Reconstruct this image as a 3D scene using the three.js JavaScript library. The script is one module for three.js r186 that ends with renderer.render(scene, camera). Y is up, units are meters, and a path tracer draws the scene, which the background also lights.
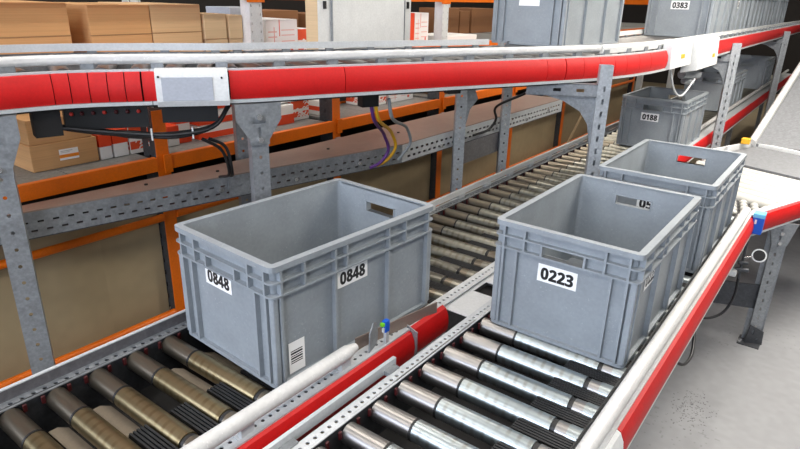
import * as THREE from 'three';
import { mergeGeometries, toCreasedNormals } from 'three/addons/utils/BufferGeometryUtils.js';
import { RoundedBoxGeometry } from 'three/addons/geometries/RoundedBoxGeometry.js';
import { RectAreaLightUniformsLib } from 'three/addons/lights/RectAreaLightUniformsLib.js';
import { Brush, Evaluator, SUBTRACTION } from 'three-bvh-csg';

// World: the conveyor lanes run along -z, +x is across to the right, rollers' top at y = 0.75 m.
// ---------------------------------------------------------------- camera, light, exposure
const scene = new THREE.Scene();
const renderer = new THREE.WebGLRenderer({ antialias: true });
renderer.toneMapping = THREE.LinearToneMapping;
renderer.toneMappingExposure = 1.0;
renderer.shadowMap.enabled = true;
const camera = new THREE.PerspectiveCamera(41.07, 800 / 449, 0.05, 60);
camera.position.set(0, 1.6326, 0);
camera.quaternion.setFromRotationMatrix(new THREE.Matrix4().makeBasis(
  new THREE.Vector3(0.79696, 0.02168, -0.60365),
  new THREE.Vector3(-0.23071, 0.93451, -0.27103),
  new THREE.Vector3(0.55824, 0.35527, 0.74977)));
scene.add(camera);
scene.background = new THREE.Color(0x0c0c0e);
RectAreaLightUniformsLib.init();
const LIGHT = {
  lamp: { color: 0xfff8ee, intensity: 12 },      // ceiling strip lamps
  window: { color: 0xdfeaff, intensity: 6.5 },     // windows in the front wall
};
const LAMPS = [];                                 // [x, y, z, width (x), length (z)]
for (const x of [-2.6, -0.6, 1.6]) for (const z of [1.6, -1.4, -4.4, -7.4, -10.4]) LAMPS.push([x, 4.3, z, 0.32, 1.7]);
LAMPS.push([0.15, 2.45, -3.7, 0.5, 2.4, 1.7]);           // unseen lower lamp by the bend, added to brighten the raised crates
const WINDOWS = [[-4.4, 2.2], [-1.6, 2.2], [1.2, 2.2]];  // in the front wall: [x centre, width]

// ---------------------------------------------------------------- helpers
let seed = 1234567;
const rnd = () => { seed = (seed * 1664525 + 1013904223) >>> 0; return seed / 4294967296; };
const used = {};
function numbered(n) { const k = used[n] || 0; used[n] = k + 1; return k ? `${n}_${String(k).padStart(3, '0')}` : n; }
function shadow(o) { o.castShadow = true; o.receiveShadow = true; return o; }
function uvMetres(g) {                            // texture coordinates in metres, by the dominant direction of each face
  if (g.index) g = g.toNonIndexed();
  const p = g.attributes.position, n = g.attributes.normal, uv = new Float32Array(p.count * 2);
  for (let i = 0; i < p.count; i += 3) {
    let ax = 0, ay = 0, az = 0;
    for (let k = 0; k < 3; k++) { ax += n.getX(i + k); ay += n.getY(i + k); az += n.getZ(i + k); }
    ax = Math.abs(ax); ay = Math.abs(ay); az = Math.abs(az);
    for (let k = 0; k < 3; k++) {
      const x = p.getX(i + k), y = p.getY(i + k), z = p.getZ(i + k);
      let u, v;
      if (ay >= ax && ay >= az) { u = z; v = x; } else if (ax >= az) { u = z; v = y; } else { u = x; v = y; }
      uv[(i + k) * 2] = u; uv[(i + k) * 2 + 1] = v;
    }
  }
  g.setAttribute('uv', new THREE.BufferAttribute(uv, 2));
  return g;
}
function merged(list) {
  const gs = list.map(g => { g = g.index ? g.toNonIndexed() : g; for (const k of Object.keys(g.attributes)) if (!['position', 'normal', 'uv'].includes(k)) g.deleteAttribute(k); return g; });
  return gs.length === 1 ? gs[0] : mergeGeometries(gs);
}
function mesh(name, geo, mat, parent, keepUv) {
  let g = Array.isArray(geo) ? merged(geo) : geo;
  if (!keepUv && !g.userData.metre) { g = uvMetres(g); g.userData.metre = true; }
  const m = shadow(new THREE.Mesh(g, mat));
  m.name = parent ? name : numbered(name);
  (parent || scene).add(m);
  return m;
}
function same(name, m, parent, x, y, z) { const c = shadow(new THREE.Mesh(m.geometry, m.material)); c.name = name; c.position.set(x, y, z); parent.add(c); return c; }
function thing(name, label, category, pos = [0, 0, 0], turn = 0, group) {
  const o = new THREE.Group(); o.name = numbered(name); o.position.set(...pos); o.rotation.y = turn;
  o.userData = { label, category }; if (group) o.userData.group = group;
  scene.add(o); return o;
}
function tag(o, label, category, group) { o.userData = { ...o.userData, label, category }; if (group) o.userData.group = group; return o; }
function struct(name, geo, mat, parent) { const m = mesh(name, geo, mat, parent); m.userData.kind = 'structure'; return m; }
const box = (w, h, d, x = 0, y = 0, z = 0) => new THREE.BoxGeometry(w, h, d).translate(x, y, z);
const span = (x0, x1, y0, y1, z0, z1) => box(Math.abs(x1 - x0), Math.abs(y1 - y0), Math.abs(z1 - z0), (x0 + x1) / 2, (y0 + y1) / 2, (z0 + z1) / 2);
const rbox = (w, h, d, r, x = 0, y = 0, z = 0, s = 2) => new RoundedBoxGeometry(w, h, d, s, r).translate(x, y, z);
const V = (x, y, z) => new THREE.Vector3(x, y, z);
function rod(a, b, r, seg = 14, r2 = r) {
  const d = b.clone().sub(a), g = new THREE.CylinderGeometry(r2, r, d.length(), seg, 1);
  g.applyQuaternion(new THREE.Quaternion().setFromUnitVectors(V(0, 1, 0), d.clone().normalize()));
  return g.translate((a.x + b.x) / 2, (a.y + b.y) / 2, (a.z + b.z) / 2);
}
function bar(a, b, w, h) {                        // rectangular bar between two points
  const d = b.clone().sub(a), L = d.length(), m = new THREE.Matrix4();
  const f = d.clone().normalize(), up = Math.abs(f.y) > 0.99 ? V(1, 0, 0) : V(0, 1, 0), r = up.clone().cross(f).normalize(), u = f.clone().cross(r);
  m.makeBasis(r, u, f).setPosition(a.clone().add(b).multiplyScalar(0.5));
  return new THREE.BoxGeometry(w, h, L).applyMatrix4(m);
}
const tube = (pts, r, seg = 24, rs = 8) => new THREE.TubeGeometry(new THREE.CatmullRomCurve3(pts.map(p => V(...p))), seg, r, rs);
function polyHole(cx, cy, rx, ry, n = 8) { const p = new THREE.Path(); for (let i = 0; i <= n; i++) { const a = -i / n * 2 * Math.PI + Math.PI / n; const x = cx + rx * Math.cos(a), y = cy + ry * Math.sin(a); i ? p.lineTo(x, y) : p.moveTo(x, y); } return p; }
function rectHole(cx, cy, w, h) { const p = new THREE.Path(); p.moveTo(cx - w / 2, cy - h / 2); p.lineTo(cx - w / 2, cy + h / 2); p.lineTo(cx + w / 2, cy + h / 2); p.lineTo(cx + w / 2, cy - h / 2); p.closePath(); return p; }
function plate(outline, holes, t) {               // flat plate in the xy plane, extruded to thickness t along +z
  const s = new THREE.Shape(outline.map(p => new THREE.Vector2(...p))); s.holes.push(...holes);
  return new THREE.ExtrudeGeometry(s, { depth: t, bevelEnabled: false, curveSegments: 4 });
}
const rect = (x0, y0, x1, y1) => [[x0, y0], [x1, y0], [x1, y1], [x0, y1]];
// sweep a closed profile [[offset to the right, y], ...] along a path of {x, z, nx, nz}
function sweep(path, prof, crease = 0.5) {
  const pos = [], n = path.length, k = prof.length;
  const P = (i, j) => [path[i].x + path[i].nx * prof[j][0], prof[j][1], path[i].z + path[i].nz * prof[j][0]];
  const tri = (a, b, c) => pos.push(...a, ...b, ...c);
  let area = 0; for (let j = 0; j < k; j++) { const a = prof[j], b = prof[(j + 1) % k]; area += a[0] * b[1] - b[0] * a[1]; }
  const fwd = area > 0;
  for (let i = 0; i < n - 1; i++) for (let j = 0; j < k; j++) {
    const a = P(i, j), b = P(i, (j + 1) % k), c = P(i + 1, (j + 1) % k), d = P(i + 1, j);
    if (fwd) { tri(a, b, c); tri(a, c, d); } else { tri(a, c, b); tri(a, d, c); }
  }
  const faces = THREE.ShapeUtils.triangulateShape(prof.map(p => new THREE.Vector2(...p)), []);
  for (const [a, b, c] of faces) { if (fwd) { tri(P(0, a), P(0, c), P(0, b)); tri(P(n - 1, a), P(n - 1, b), P(n - 1, c)); } else { tri(P(0, a), P(0, b), P(0, c)); tri(P(n - 1, a), P(n - 1, c), P(n - 1, b)); } }
  const g = new THREE.BufferGeometry(); g.setAttribute('position', new THREE.Float32BufferAttribute(pos, 3));
  g.setAttribute('uv', new THREE.Float32BufferAttribute(new Float32Array(pos.length / 3 * 2), 2));
  g.computeVertexNormals();
  return toCreasedNormals(g, crease);
}
const ring = (cx, cy, r, n = 12) => Array.from({ length: n }, (_, i) => [cx + r * Math.cos(i / n * 2 * Math.PI), cy + r * Math.sin(i / n * 2 * Math.PI)]);

// ---------------------------------------------------------------- textures and materials
function noiseGrid(n, cells, sd) {                // tileable value noise
  const old = seed; seed = sd; const g = Array.from({ length: cells * cells }, rnd); seed = old;
  const out = new Float32Array(n * n), s = t => t * t * (3 - 2 * t);
  for (let y = 0; y < n; y++) for (let x = 0; x < n; x++) {
    const fx = x / n * cells, fy = y / n * cells, ix = Math.floor(fx), iy = Math.floor(fy), tx = s(fx - ix), ty = s(fy - iy);
    const q = (a, b) => g[((b + cells) % cells) * cells + (a + cells) % cells];
    out[y * n + x] = (q(ix, iy) * (1 - tx) + q(ix + 1, iy) * tx) * (1 - ty) + (q(ix, iy + 1) * (1 - tx) + q(ix + 1, iy + 1) * tx) * ty;
  }
  return out;
}
function dataTex(n, fn, size, srgb = true) {      // fn(i, x, y) -> [r, g, b] 0..1 ; size = metres the tile covers
  const d = new Uint8Array(n * n * 4);
  for (let y = 0; y < n; y++) for (let x = 0; x < n; x++) { const i = y * n + x, c = fn(i, x, y); for (let k = 0; k < 3; k++) d[i * 4 + k] = Math.max(0, Math.min(255, c[k] * 255)); d[i * 4 + 3] = 255; }
  const t = new THREE.DataTexture(d, n, n); t.wrapS = t.wrapT = THREE.RepeatWrapping; t.magFilter = THREE.LinearFilter; t.minFilter = THREE.LinearMipmapLinearFilter; t.generateMipmaps = true;
  t.repeat.set(1 / size, 1 / size); if (srgb) t.colorSpace = THREE.SRGBColorSpace; t.needsUpdate = true; return t;
}
const N = 256;
const n4 = noiseGrid(N, 4, 11), n8 = noiseGrid(N, 8, 21), n16 = noiseGrid(N, 16, 31), n32 = noiseGrid(N, 32, 41), n64 = noiseGrid(N, 64, 51), n128 = noiseGrid(N, 128, 61);
const grey = (lo, hi, f) => i => { const v = lo + (hi - lo) * f(i); return [v, v, v]; };
const texSpangle = dataTex(N, grey(0.78, 1.0, i => 0.5 * Math.round(n32[i] * 4) / 4 + 0.3 * n64[i] + 0.2 * n8[i]), 0.25);
const texSpangleR = dataTex(N, grey(0.3, 0.62, i => 0.6 * n32[i] + 0.4 * n8[i]), 0.25, false);
const texFine = dataTex(N, grey(0.9, 1.0, i => 0.5 * n128[i] + 0.3 * n16[i] + 0.2 * n4[i]), 0.5);
const texScuff = dataTex(N, (i, x, y) => { const a = 0.86 + 0.06 * n8[i] + 0.04 * n64[i], b = n128[i] > 0.9 && n16[i] > 0.6 ? 0.12 : 0; return [a + b, a + b, a + b]; }, 0.4);
const texCard = dataTex(N, (i, x, y) => { const f = 0.9 + 0.05 * n4[i] + 0.05 * noiseRow(y); return [f, f * 0.985, f * 0.96]; }, 0.35);
function noiseRow(y) { const t = Math.sin(y * 12.9898) * 43758.5453; return t - Math.floor(t); }
const texFloor = dataTex(512, (i, x, y) => { const j = (y >> 1) * N + (x >> 1); const s = n128[j] > 0.9 && n8[j] > 0.6 ? -0.1 : 0; const v = 0.88 + 0.07 * n8[j] + 0.05 * n64[j] + s; return [v, v, v]; }, 1.6);
const texBelt = dataTex(N, (i, x, y) => { const v = 0.82 + 0.12 * n32[i] + 0.06 * (x % 8 < 4 ? 1 : 0); return [v, v, v]; }, 0.3);
const texStreak = dataTex(N, (i, x, y) => { const v = 0.86 + 0.10 * n8[y * N + ((x >> 3) % N)] + 0.04 * n32[i]; return [v, v * 0.99, v * 0.96]; }, 0.9);
const std = (color, roughness, metalness = 0, extra = {}) => new THREE.MeshStandardMaterial({ color, roughness, metalness, ...extra });
const M = {
  galv: std(0xa6aaad, 1, 0.5, { map: texSpangle, roughnessMap: texSpangleR }),
  galvLight: std(0xd6d9da, 0.5, 0.25, { map: texFine }),
  galvPost: std(0xbfc4c7, 0.45, 0.35, { map: texSpangle }),
  galvMid: std(0x7f7d80, 0.5, 0.4, { map: texSpangle }),
  steelDark: std(0x595b5f, 0.5, 0.6, { map: texSpangle }),
  frameDark: std(0x2b2a2a, 0.7, 0.2, { map: texFine }),
  red: std(0xd00404, 0.58, 0, { map: texFine }),
  redDark: std(0x430b0e, 0.5),
  white: std(0xe4e5e3, 0.42, 0, { map: texFine }),
  whiteTube: std(0xe2e1de, 0.38, 0, { map: texScuff }),
  coverGrey: std(0xb6bac2, 0.5, 0, { map: texFine }),
  tote: std(0x9ca3a8, 0.48, 0, { map: texScuff }),
  roller: std(0xadb6ba, 0.32, 0.95, { vertexColors: true }),
  rollerMid: std(0x9a988e, 0.32, 0.92, { vertexColors: true }),
  tan: std(0x8d8170, 0.7, 0, { map: texFine }),
  rollerOld: std(0x9c8d6c, 0.31, 0.92, { vertexColors: true }),
  sleeve: std(0x9a9794, 0.33, 0.95),
  sleeveOld: std(0x837a6b, 0.33, 0.92),
  ringBlack: std(0x1c1b1a, 0.5),
  rubber: std(0x1f2022, 0.62, 0, { map: texFine }),
  rollerWhite: std(0xc6c5be, 0.4, 0, { map: texScuff }),
  belt: std(0x7b7d80, 0.7, 0, { map: texBelt }),
  trayTop: std(0xa39084, 0.42, 0.45, { map: texFine }),
  orange: std(0xf47409, 0.42, 0, { map: texFine }),
  shelfDeck: std(0x9b9c98, 0.5, 0.4, { map: texSpangle }),
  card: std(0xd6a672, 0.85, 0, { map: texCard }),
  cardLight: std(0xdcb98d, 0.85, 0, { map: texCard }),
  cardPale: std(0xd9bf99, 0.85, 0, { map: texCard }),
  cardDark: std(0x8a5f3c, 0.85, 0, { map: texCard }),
  cartonWhite: std(0xeceae6, 0.6),
  cartonOrange: std(0xe8481c, 0.55),
  cartonRed: std(0xb02a1e, 0.55),
  tapeDark: std(0x9a764e, 0.8),
  black: std(0x0b0b0c, 0.5),
  cable: std(0x18181a, 0.45),
  purple: std(0x5a2d78, 0.45),
  yellow: std(0xe0a81c, 0.45),
  cableGrey: std(0x8d9497, 0.45),
  blue: std(0x1258c4, 0.35),
  blueLight: std(0x6cc6f0, 0.3),
  green: std(0x6fbf1c, 0.35),
  bolt: std(0xd8d8d6, 0.25, 0.9),
  chrome: std(0xd8dadb, 0.18, 1),
  scuff: std(0x5e5f61, 0.7),
  floorGrey: std(0x929395, 0.55, 0, { map: texFloor }),
  panelBrown: std(0xab9a7b, 0.7, 0, { map: texStreak }),
  floorShadeBrown: std(0x9b8c72, 0.6, 0, { map: texFloor }),  // same floor, with the brown of its shade put into the colour
  wall: std(0x8d8f90, 0.85, 0, { map: texFine }),
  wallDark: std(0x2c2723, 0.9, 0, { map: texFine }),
  ceiling: std(0xcfd1d2, 0.85, 0, { map: texFine }),
  glassFace: std(0xdfe6ec, 0.1),
};
function printMat(w, h, draw, rough = 0.5) {
  const c = document.createElement('canvas'); c.width = w; c.height = h; const x = c.getContext('2d'); draw(x, w, h);
  const t = new THREE.CanvasTexture(c); t.colorSpace = THREE.SRGBColorSpace;
  return std(0xffffff, rough, 0, { map: t });
}
const numberMats = {};
function numberMat(s) {
  return numberMats[s] ??= printMat(256, 120, (x, w, h) => {
    x.fillStyle = '#f4f4f2'; x.fillRect(0, 0, w, h); x.fillStyle = '#0c0c0c';
    x.textBaseline = 'middle'; x.textAlign = 'left'; x.font = 'bold 106px sans-serif';
    x.save(); x.translate(20, h / 2 + 4); const full = x.measureText('0000').width; x.scale(216 / full, 1); x.lineWidth = 5; x.strokeStyle = '#0c0c0c'; x.strokeText(s, 0, 0); x.fillText(s, 0, 0); x.restore();
  });
}
const barcodeMat = printMat(96, 160, (x, w, h) => {
  x.fillStyle = '#f2f1ee'; x.fillRect(0, 0, w, h); x.fillStyle = '#151515';
  const rows = [[46, 5], [56, 10], [72, 5], [82, 9], [97, 6], [108, 5]]; for (const [y, t] of rows) x.fillRect(12, y, 70, t);
});
const scriptMat = printMat(256, 160, (x, w, h) => {     // orange printed carton face with pale brush strokes
  x.fillStyle = '#e9552b'; x.fillRect(0, 0, w, h); x.strokeStyle = '#f6ece6'; x.lineWidth = 10; x.lineCap = 'round';
  seed = 777; for (let k = 0; k < 12; k++) { x.beginPath(); const a = rnd() * w, b = rnd() * h; x.moveTo(a, b); x.bezierCurveTo(a + 50, b - 50, a + 60, b + 50, a + 110, b - 10); x.stroke(); }
  x.fillStyle = '#efeae4'; x.fillRect(0, h * 0.42, w, 22); x.fillRect(0, h - 24, w, 24);
});
const pinkMat = printMat(256, 160, (x, w, h) => {        // white carton with thin red print
  x.fillStyle = '#f3f0ee'; x.fillRect(0, 0, w, h); x.fillStyle = '#e2604c';
  x.fillRect(104, 0, 7, 70); x.fillRect(62, 30, 4, 110); x.fillStyle = '#eab5ab'; for (const y of [48, 70, 96, 120]) { x.fillRect(16, y, 70, 5); x.fillRect(122, y - 6, 110, 4); }
  x.fillStyle = '#e2604c'; x.beginPath(); x.arc(204, 128, 12, 0, 7); x.fill();
});
const boxLabelMat = printMat(128, 80, (x, w, h) => { x.fillStyle = '#f6f3ee'; x.fillRect(0, 0, w, h); x.fillStyle = '#f08a1e'; x.fillRect(0, 40, w, 24); x.fillStyle = '#b9b6b0'; x.fillRect(10, 12, 80, 5); x.fillRect(10, 23, 60, 4); });

// ---------------------------------------------------------------- the setting
const floorG = new THREE.Group(); floorG.name = 'floor'; floorG.userData.kind = 'structure'; scene.add(floorG);
struct('grey_floor', span(-0.52, 4.6, -0.1, 0, -14, 4), M.floorGrey, floorG);
struct('shade_brown_floor', span(-6.1, -0.52, -0.1, 0, -14, 4), M.floorShadeBrown, floorG);  // floor under rack and lanes, its brown shade painted in
for (const c of floorG.children) c.userData = {};
{ // dark rubber scuffs on the grey floor beside the right lane
  seed = 4242; const gs = []; for (let k = 0; k < 170; k++) { const a = rnd() * 6.28, r = 0.17 * Math.sqrt(-Math.log(1 - 0.93 * rnd())) * 0.62, w = 0.0016 + 0.003 * rnd(); gs.push(box(w * 1.8, 0.0006, w * 0.8).rotateY(rnd() * 3).translate(-0.255 + r * Math.cos(a) * 0.6, 0.0003, -2.48 + r * Math.sin(a))); }
  const m = mesh('scuff_marks', gs, M.scuff, floorG); m.userData.kind = 'stuff'; }
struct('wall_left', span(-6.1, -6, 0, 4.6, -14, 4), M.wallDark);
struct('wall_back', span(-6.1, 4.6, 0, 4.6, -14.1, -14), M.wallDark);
struct('wall_right', span(4.5, 4.6, 0, 4.6, -14, 4), M.wall);
{ // front wall with high windows
  const gs = [span(-6.1, 4.6, 0, 1.5, 4, 4.1), span(-6.1, 4.6, 3.7, 4.6, 4, 4.1)];
  let x = -6.1; for (const [c, w] of WINDOWS) { gs.push(span(x, c - w / 2, 1.5, 3.7, 4, 4.1)); x = c + w / 2; } gs.push(span(x, 4.6, 1.5, 3.7, 4, 4.1));
  struct('wall_front', gs, M.wall);
}
struct('ceiling', span(-6.1, 4.6, 4.6, 4.7, -14.1, 4.1), M.ceiling);
WINDOWS.forEach(([c, w], i) => {
  const g = new THREE.Group(); g.name = `window_${i + 1}`; g.userData.kind = 'structure'; scene.add(g);
  mesh('pane', span(c - w / 2, c + w / 2, 1.5, 3.7, 4.04, 4.06), std(0xffffff, 0.3, 0, { emissive: LIGHT.window.color, emissiveIntensity: 3.5 }), g);
  const fr = (x0, x1, y0, y1) => mesh('frame_bar', span(x0, x1, y0, y1, 3.98, 4.03), M.white, g);
  fr(c - w / 2, c + w / 2, 1.5, 1.56); fr(c - w / 2, c + w / 2, 3.64, 3.7); fr(c - w / 2, c - w / 2 + 0.06, 1.56, 3.64); fr(c + w / 2 - 0.06, c + w / 2, 1.56, 3.64); fr(c - 0.03, c + 0.03, 1.56, 3.64);
  const l = new THREE.RectAreaLight(LIGHT.window.color, LIGHT.window.intensity, w, 2.1); l.position.set(c, 2.6, 3.96); l.lookAt(c, 2.6, -2); l.name = `window_${i + 1}_daylight`; scene.add(l);
});
LAMPS.forEach(([x, y, z, w, d, gain = 1], i) => {
  const o = thing('ceiling_lamp', 'white ceiling strip lamp hanging above the conveyor hall', 'lamp', [x, y, z], 0, 'ceiling strip lamps');  // the entry with its own gain is an added brightening lamp
  mesh('housing', [span(-w / 2 - 0.02, w / 2 + 0.02, 0.01, 0.07, -d / 2 - 0.02, d / 2 + 0.02), span(-0.01, 0.01, 0.07, 0.3, -d / 2 + 0.1, -d / 2 + 0.12), span(-0.01, 0.01, 0.07, 0.3, d / 2 - 0.12, d / 2 - 0.1)], M.white, o);
  mesh('diffuser', span(-w / 2, w / 2, -0.005, 0.01, -d / 2, d / 2), std(0xffffff, 0.4, 0, { emissive: LIGHT.lamp.color, emissiveIntensity: 6 }), o);
  const l = new THREE.RectAreaLight(LIGHT.lamp.color, LIGHT.lamp.intensity * gain, w, d); l.position.set(0, -0.012, 0); l.rotation.x = -Math.PI / 2; l.name = 'lamp_light'; o.add(l);
});

// ---------------------------------------------------------------- straight roller lanes
// ledge: horizontal strip with round holes along z
function ledge(x0, x1, y, z0, z1, pitch, r) {
  const L = z0 - z1, holes = []; for (let s = pitch; s < L - pitch / 2; s += pitch) holes.push(polyHole(s, (x1 - x0) / 2, r, r, 7));
  return plate(rect(0, 0, L, x1 - x0), holes, 0.003).rotateX(Math.PI / 2).rotateY(Math.PI / 2).translate(x0, y, z0);
}
// rollers: tube with a sleeve at the left end, black rings and a bright end section
function reflectionCyl(L, R, seg, hseg, cycles) {       // steel tube with reflected spots painted into its vertex colours
  const g = new THREE.CylinderGeometry(R, R, L, seg, hseg), p = g.attributes.position, c = new Float32Array(p.count * 3);
  for (let i = 0; i < p.count; i++) { const t = p.getY(i) / L + 0.5, th = Math.atan2(p.getZ(i), p.getX(i)), w = cycles ? 0.55 * Math.max(0, Math.sin(t * 2 * Math.PI * cycles)) * (0.55 + 0.45 * Math.sin(3 * th + 5 * t)) : 0.15; c[i * 3] = 0.95 - 0.50 * w; c[i * 3 + 1] = 0.95 - 0.60 * w; c[i * 3 + 2] = 0.93 - 0.70 * w; }
  g.setAttribute('color', new THREE.BufferAttribute(c, 3)); return g.rotateZ(Math.PI / 2);
}
function rollerSet(conv, x0, x1, z0, n, y, near, matTube, matSleeve, opts = {}) {
  const L = x1 - x0, R = 0.026, sl = L * (opts.sleeve ?? 0.27), re = L * 0.83, rr = L * 0.92;
  const cyl = (a, b, r, s = 20) => { const g = new THREE.CylinderGeometry(r, r, b - a, s).rotateZ(Math.PI / 2).translate((a + b) / 2 + x0, 0, 0); return g; };
  const G = { tube: reflectionCyl(re - sl, R, 22, 54, 9).translate((sl + re) / 2 + x0, 0, 0), full: reflectionCyl(L, R, 14, 2, 0).translate(L / 2 + x0, 0, 0), sleeve: uvMetres(cyl(0, sl - 0.004, R - 0.0005)), ring: uvMetres(cyl(sl - 0.006, sl, R + 0.0012)), ring2: uvMetres(cyl(re, re + 0.012, R - 0.003)), neck: uvMetres(cyl(re + 0.012, rr, R - 0.0015)), end: reflectionCyl(L - rr, R, 20, 2, 0).translate((rr + L) / 2 + x0, 0, 0), axle: uvMetres(cyl(-0.03, L + 0.03, 0.006, 8)) };
  for (const g of Object.values(G)) g.userData.metre = true;
  for (let i = 0; i < n; i++) {
    const z = z0 - i * 0.1;
    if (opts.skip && opts.skip(z)) continue;
    if (i < near) {
      const m = mesh('roller', G.tube, matTube, conv); m.position.set(0, y, z); m.rotation.x = i * 1.7;
      mesh('sleeve', G.sleeve, matSleeve, m); mesh('ring', G.ring, M.ringBlack, m); mesh('ring', G.ring2, M.ringBlack, m); mesh('neck', G.neck, matSleeve, m); mesh('end_sleeve', G.end, matTube, m); mesh('axle', G.axle, M.steelDark, m);
    } else { const m = mesh('roller', G.full, matTube, conv); m.position.set(0, y, z); m.rotation.x = i * 1.7; }
  }
}
const RY = 0.724;
function combPads(conv, x0, x1, z0, n) {
  const gs = [span(x0, x1, 0.712, 0.73, -0.02, 0.02)]; for (let k = -2; k <= 2; k++) gs.push(span(x0 + 0.004, x1, 0.73, 0.737, k * 0.0088 - 0.0026, k * 0.0088 + 0.0026));
  const m0 = mesh('comb_pad', gs, M.rubber, conv); m0.position.z = z0 - 0.05;
  for (let i = 1; i < n; i++) same('comb_pad', m0, conv, 0, 0, z0 - 0.05 - i * 0.1);
}
function clips(conv, x, z0, n) {
  const m0 = mesh('bearing_clip', rbox(0.006, 0.02, 0.009, 0.002, x, 0.737, 0), M.redDark, conv); m0.position.z = z0 - 0.03;
  for (let i = 0; i < n; i++) { if (i) same('bearing_clip', m0, conv, 0, 0, z0 - 0.03 - i * 0.1); same('bearing_clip', m0, conv, 0, 0, z0 - 0.07 - i * 0.1); }
}
const coverProf = (x, y, s = 1) => [[x, y], [x + s * 0.013, y - 0.006], [x + s * 0.022, y - 0.026], [x + s * 0.025, y - 0.05], [x + s * 0.023, y - 0.072], [x + s * 0.017, y - 0.085], [x + s * 0.012, y - 0.085], [x + s * 0.017, y - 0.07], [x + s * 0.018, y - 0.05], [x + s * 0.015, y - 0.028], [x + s * 0.008, y - 0.013], [x, y - 0.006]];
const zpath = (z0, z1, n = 1) => Array.from({ length: n + 1 }, (_, i) => ({ x: 0, z: z0 + (z1 - z0) * i / n, nx: 1, nz: 0 }));

// ---- lane A
const laneA = thing('roller_conveyor', 'long left roller conveyor lane carrying the grey crate marked 0848', 'conveyor');
rollerSet(laneA, -1.352, -0.898, -0.165, 12, RY, 12, M.rollerOld, M.sleeveOld);
rollerSet(laneA, -1.352, -0.898, -1.365, 84, RY, 28, M.rollerMid, M.sleeveOld);
combPads(laneA, -1.09, -0.905, -0.165, 22); clips(laneA, -1.348, -0.165, 40);
mesh('side_frame', [span(-1.362, -1.358, 0.60, 0.752, 0.3, -10), span(-1.362, -1.33, 0.60, 0.604, 0.3, -10)], M.steelDark, laneA);
mesh('ledge', [ledge(-1.384, -1.352, 0.752, 0.3, -5, 0.025, 0.0055), span(-1.384, -1.352, 0.749, 0.752, -5, -10)], M.galv, laneA);
mesh('guard_rail', [span(-1.392, -1.384, 0.70, 0.780, 0.3, -1.5)], M.galvMid, laneA);
mesh('rail_edge', span(-1.393, -1.383, 0.780, 0.783, 0.3, -1.5), M.galvLight, laneA);
{ // far part of the left guard: light strip on spacer blocks with open gaps under it
  mesh('guard_rail', [span(-1.394, -1.380, 0.766, 0.790, -1.5, -10), span(-1.396, -1.384, 0.70, 0.752, -1.5, -10)], M.white, laneA);
  for (let z = -1.56; z > -9.9; z -= 0.25) mesh('spacer', span(-1.394, -1.376, 0.752, 0.768, z, z - 0.05), M.galvLight, laneA);
}
mesh('side_frame', [span(-0.892, -0.888, 0.60, 0.752, 0.3, -10), span(-0.92, -0.888, 0.60, 0.604, 0.3, -10)], M.steelDark, laneA);
mesh('ledge', [ledge(-0.898, -0.858, 0.754, 0.3, -5, 0.022, 0.005), span(-0.898, -0.858, 0.751, 0.754, -5, -10)], M.galvLight, laneA);
mesh('under_pan', [span(-1.358, -0.892, 0.62, 0.624, 0.3, -10)], M.frameDark, laneA);
{ const t0 = mesh('tan_plate', plate([[0, 0], [0.185, 0], [0.185, 0.036], [0.02, 0.036], [0, 0.02]], [], 0.003).rotateX(-Math.PI / 2).translate(-1.285, 0.69, 0.005), M.tan, laneA); t0.position.z = -0.215;
  for (let i = 1; i < 18; i++) if (i % 5 !== 4) same('tan_plate', t0, laneA, 0, 0, -0.215 - i * 0.1); }
for (let z = 0.2; z > -10; z -= 0.5) mesh('cross_member', span(-1.358, -0.892, 0.615, 0.655, z, z - 0.03), M.frameDark, laneA);
{ const t = mesh('guard_tube', [rod(V(-0.865, 0.802, 0.3), V(-0.865, 0.802, -0.955), 0.018, 20), rod(V(-0.865, 0.802, -0.955), V(-0.865, 0.802, -0.985), 0.0165, 20, 0.011)], M.whiteTube, laneA);
  for (const z of [-0.3, -0.62, -0.93]) mesh('tube_bracket', [span(-0.874, -0.862, 0.754, 0.795, z, z - 0.035), span(-0.885, -0.86, 0.754, 0.758, z + 0.006, z - 0.041)], M.galvLight, laneA); }
mesh('red_cover', sweep(zpath(0.3, -1.20, 2), coverProf(-0.856, 0.756)), M.red, laneA);
mesh('red_cover', sweep(zpath(-1.204, -1.375, 2), coverProf(-0.856, 0.762)), M.red, laneA);
mesh('cover_edge', [span(-0.862, -0.852, 0.752, 0.759, 0.3, -1.375), span(-0.85, -0.834, 0.664, 0.672, 0.3, -1.375)], M.galvLight, laneA);
mesh('end_plate', plate([[0, 0], [0.036, -0.012], [0.036, -0.09], [0, -0.1]], [], 0.003).translate(-0.862, 0.768, -1.205), M.galv, laneA);
mesh('deflector_plate', [bar(V(-0.905, 0.772, -1.03), V(-0.848, 0.775, -1.33), 0.003, 0.036)], M.trayTop, laneA);
{ // bridge plate between the two lanes, with a dark inset
  mesh('bridge_plate', [plate(rect(0, 0, 0.93, 0.115), [rectHole(0.2, 0.06, 0.085, 0.085)], 0.003).rotateX(Math.PI / 2).rotateY(Math.PI / 2).translate(-0.866, 0.744, -1.39)], M.white, laneA);
  mesh('inset', span(-0.85, -0.762, 0.722, 0.726, -1.535, -1.645), M.black, laneA);
}
mesh('red_cover', sweep(zpath(-3.3, -10, 4), coverProf(-0.856, 0.756).map(([x, y]) => [x + 0.06, y])), M.red, laneA);
mesh('guard_tube', rod(V(-0.84, 0.80, -3.3), V(-0.84, 0.80, -10), 0.015, 12), M.whiteTube, laneA);
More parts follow.
